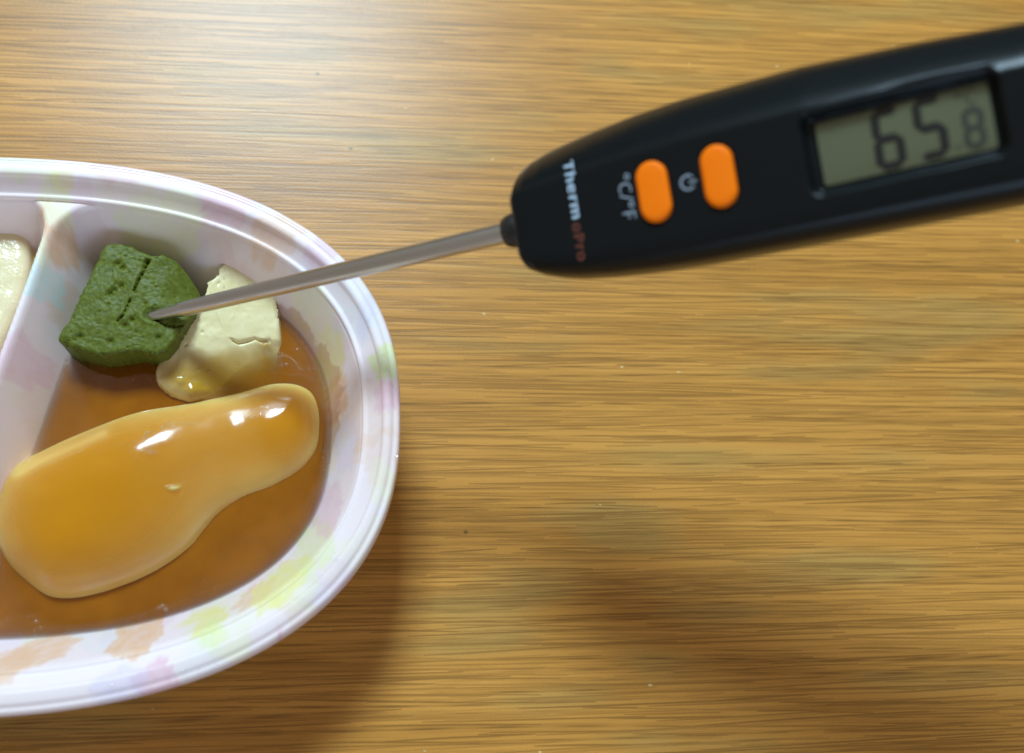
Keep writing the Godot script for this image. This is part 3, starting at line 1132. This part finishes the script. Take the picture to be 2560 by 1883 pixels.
func stadium(half_z: float, half_x: float, y: float) -> PackedVector3Array:
	var ring := PackedVector3Array()
	var s := maxf(half_z - half_x, 0.01)
	for i in 48:
		var a := TAU * i / 48.0
		ring.append(Vector3(cos(a) * half_x, y, sin(a) * half_x + (s if sin(a) >= 0 else -s)))
	return ring


func printed(text: String, parent: Node, m: Material, x_mid: float, z_mid: float, y: float, tall: float, wide: float, called: String, bold := false) -> void:
	var f := SystemFont.new()
	f.font_names = PackedStringArray(["Droid Sans"])
	f.font_weight = 700 if bold else 400
	var t := TextMesh.new()
	t.text = text
	t.font = f
	t.font_size = 48
	t.pixel_size = 0.0001
	t.depth = 0.00005
	t.curve_step = 2.0
	var box := t.get_aabb()
	var sx := wide * MM / box.size.x
	var sy := tall * MM / box.size.y
	var o := part(called, t, m, parent)
	# letters read from the face's far side to its near side, their tops towards the display
	var b := Basis(Vector3(0, 0, 1) * sx, Vector3(1, 0, 0) * sy, Vector3(0, 1, 0))
	o.transform = Transform3D(b, Vector3(x_mid, y, z_mid) * MM - b * (box.get_center()))


func bar(p: PackedVector3Array, idx: PackedInt32Array, a: Vector2, b: Vector2, wide: float, y: float) -> void:
	var d := (b - a).normalized()
	var s := Vector2(-d.y, d.x) * wide / 2
	var first := p.size()
	var shape := [a + d * wide * 0.0, a + d * wide * 0.5 + s, b - d * wide * 0.5 + s, b, b - d * wide * 0.5 - s, a + d * wide * 0.5 - s]
	for v in shape:
		p.append(Vector3(v.x, y, v.y))
	for v in shape:
		p.append(Vector3(v.x, y - 0.04, v.y))
	for i in range(1, 5):
		idx.append_array([first, first + i, first + i + 1])
	for i in 6:
		var j := (i + 1) % 6
		idx.append_array([first + i, first + 6 + i, first + 6 + j, first + i, first + 6 + j, first + j])


# a digit of seven bars; its corners run x (right on the display) and z (down on it)
func digit(which: int, x0: float, x1: float, z0: float, z1: float, lean: float, wide: float, y: float) -> ArrayMesh:
	var on: Array = {6: [0, 2, 3, 4, 5, 6], 5: [0, 2, 3, 5, 6], 8: [0, 1, 2, 3, 4, 5, 6]}[which]
	var zm := (z0 + z1) / 2
	var g := wide * -0.06
	var ends := [[Vector2(x0 + g, z0), Vector2(x1 - g, z0)], [Vector2(x1, z0 + g), Vector2(x1, zm - g)], [Vector2(x1, zm + g), Vector2(x1, z1 - g)], [Vector2(x0 + g, z1), Vector2(x1 - g, z1)], [Vector2(x0, zm + g), Vector2(x0, z1 - g)], [Vector2(x0, z0 + g), Vector2(x0, zm - g)], [Vector2(x0 + g, zm), Vector2(x1 - g, zm)]]
	var p := PackedVector3Array()
	var idx := PackedInt32Array()
	for k in on:
		var e: Array = ends[k]
		var a: Vector2 = e[0]
		var b: Vector2 = e[1]
		a.x += (zm - a.y) * lean
		b.x += (zm - b.y) * lean
		bar(p, idx, a, b, wide, y + (0.012 if k in [0, 3, 6] else 0.0))
	return build(p, idx, true)


func flat_plate(x0: float, x1: float, z0: float, z1: float, y: float, thick: float, r := 0.6) -> ArrayMesh:
	var rings := []
	for q in [[y - thick, 0.0], [y - 0.08, 0.0], [y, 0.08]]:
		var ring := PackedVector3Array()
		for c in [[x1, z1, 0.0], [x0, z1, 0.25], [x0, z0, 0.5], [x1, z0, 0.75]]:
			for i in 5:
				var a: float = TAU * (c[2] + 0.25 * i / 4.0)
				var rr: float = r - q[1]
				ring.append(Vector3(c[0] - signf(c[0] - (x0 + x1) / 2) * r + cos(a) * rr, q[0], c[1] - signf(c[1] - (z0 + z1) / 2) * r + sin(a) * rr))
		rings.append(ring)
	return loft(rings)


func thermometer() -> void:
	var o := thing("probe_thermometer", "black digital probe thermometer with two orange buttons reading 65", "thermometer", Vector3(-0.08228, 0.0205, -0.00684))
	o.basis = Basis(Vector3(0.85303, 0.52179, -0.0089), Vector3(-0.49591, 0.8158, 0.29756), Vector3(0.16252, -0.24942, 0.95466)).orthonormalized()
	var steel := mat("probe_steel", lin(0.58, 0.565, 0.545), 0.29, 1.0)
	relief(steel, noise_picture(82, 0.05, 3, Color.BLACK, Color.WHITE), 0.05)
	steel.uv1_triplanar = true
	steel.uv1_scale = Vector3(4.0, 240.0, 240.0)
	var profile := [[-4.0, 0.4], [-3.2, 0.8], [-1.0, 1.2], [3.0, 1.34], [6.2, 1.42], [7.6, 1.62], [9.0, 1.72], [40.0, 1.88], [88.5, 2.1]]
	part("probe", turned_body(profile, 40), steel, o)
	var black := mat("black_plastic", lin(0.006, 0.0075, 0.0082), 0.26)
	black.metallic_specular = 0.30
	relief(black, noise_picture(81, 0.2, 2, Color.BLACK, Color.WHITE), 0.006)
	triplanar(black, 12.0)
	part("handle", handle_mesh(), black, o)
	part("collar", turned_body([[86.4, 2.3], [86.6, 2.75], [87.6, 3.2], [88.6, 3.35], [91.8, 3.6]], 20), mat("collar_rubber", lin(0.010, 0.011, 0.010), 0.42), o)
	var orange := mat("orange_rubber", lin(0.99, 0.19, 0.0010), 0.55)
	orange.metallic_specular = 0.28
	var b := capsule_button(10.8, 5.7, 0.9)
	for x in [118.4, 129.9]:
		part("button", b, orange, o).position = Vector3(x, 8.0, 0.5) * MM
	var pale := mat("pale_print", lin(0.42, 0.53, 0.64), 0.5)
	var red := mat("red_print", lin(0.115, 0.026, 0.012), 0.5)
	printed("Therm", o, pale, 103.9, -3.3, 8.02, 1.9, 10.4, "maker_lettering", true)
	printed("oPro", o, red, 103.6, 6.1, 8.02, 1.9, 6.8, "maker_lettering", true)
	var dim := mat("dim_print", lin(0.26, 0.30, 0.36), 0.5)
	printed("°C/°F", o, dim, 114.0 - 0.55, 0.2, 8.02, 2.3, 8.0, "unit_lettering")
	power_mark(o, dim)
	# display: the grey panel at the bottom of its recess, with its digits
	var panel := part("display", flat_plate(146.4, 172.9, -4.6, 5.9, 5.95, 0.4), mat("display_grey", lin(0.105, 0.108, 0.058), 0.3), o)
	var ink := mat("display_ink", lin(0.008, 0.008, 0.006), 0.4)
	var faint := mat("display_faint_ink", lin(0.034, 0.035, 0.024), 0.4)
	part("digit", digit(6, 155.6, 159.0, -3.9, 4.9, 0.03, 1.4, 6.0), ink, panel)
	part("digit", digit(5, 162.0, 165.5, -4.0, 4.8, 0.03, 1.4, 6.0), ink, panel)
	part("digit", digit(8, 168.8, 171.1, -0.8, 4.8, 0.03, 1.0, 6.0), faint, panel)
	var dot := PackedVector3Array()
	var di := PackedInt32Array()
	bar(dot, di, Vector2(166.9, 4.4), Vector2(167.6, 4.4), 0.6, 6.0)
	part("decimal_point", build(dot, di, true), faint, panel)
	var f := SystemFont.new()
	f.font_names = PackedStringArray(["Droid Sans"])
	var t := TextMesh.new()
	t.text = "°C"
	t.font = f
	t.font_size = 32
	t.pixel_size = 0.0001
	t.depth = 0.00004
	var box := t.get_aabb()
	var u := part("unit_sign", t, faint, panel)
	var bs := Basis(Vector3(1, 0, 0) * (3.0 * MM / box.size.x), Vector3(0, 0, -1) * (2.2 * MM / box.size.y), Vector3(0, 1, 0))
	u.transform = Transform3D(bs, Vector3(169.5, 5.98, -2.9) * MM - bs * box.get_center())


func power_mark(o: Node, m: Material) -> void:
	var rings := []
	for k in 29:
		var a := deg_to_rad(40.0 + 280.0 * k / 28.0)
		var c := Vector3(124.5 + cos(a) * 1.2, 8.0, 0.3 + sin(a) * 1.2)
		var ring := PackedVector3Array()
		for s in [[-0.17, -0.1], [-0.17, 0.04], [0.17, 0.04], [0.17, -0.1]]:
			ring.append(c + Vector3(cos(a) * s[0], s[1], sin(a) * s[0]))
		rings.append(ring)
	var mark := part("power_symbol", loft(rings), m, o)
	var line := BoxMesh.new()
	line.size = Vector3(1.3, 0.12, 0.34) * MM
	part("symbol_bar", line, m, mark).position = Vector3(125.4, 8.0, 0.3) * MM


# ---------------------------------------------------------------- water on the rim

func droplets() -> void:
	var m := clear_drop("water")
	var p := PackedVector3Array()
	var idx := PackedInt32Array()
	dome(p, idx, Vector3.ZERO, 1.0, 0.6, 20, 7)
	var mesh := build(p, idx, true)
	var where := [[-82.7, 72.9, 0.62, "clear water droplet on the pink near rim below the slipper mousse"], [-86.6, 73.6, 0.42, "tiny water droplet on the lilac near rim"], [-69.6, 70.6, 0.82, "largest clear droplet on the near rim beside the pink petal"], [-66.8, 70.0, 0.5, "small droplet just right of the largest rim droplet"], [-63.5, 69.2, 0.42, "tiny droplet on the near rim, right of the pair"],
		[-31.6, 5.2, 0.5, "droplet on the lime spot of the right rim"], [-31.0, 8.6, 0.62, "droplet at the lower end of the lime spot on the right rim"], [-35.0, -2.8, 0.45, "small droplet on the right rim above the lime spot"], [-28.4, 27.9, 0.9, "bulging droplet on the outer edge of the right rim"], [-40.6, 49.0, 0.5, "small droplet on the lower right rim"]]
	for w in where:
		var o := part("water_droplet", mesh, m, self)
		o.position = Vector3(w[0], 30.0, w[1]) * MM
		o.scale = Vector3.ONE * w[2]
		tag(o, w[3], "water droplet", "water droplets on the tray rim")
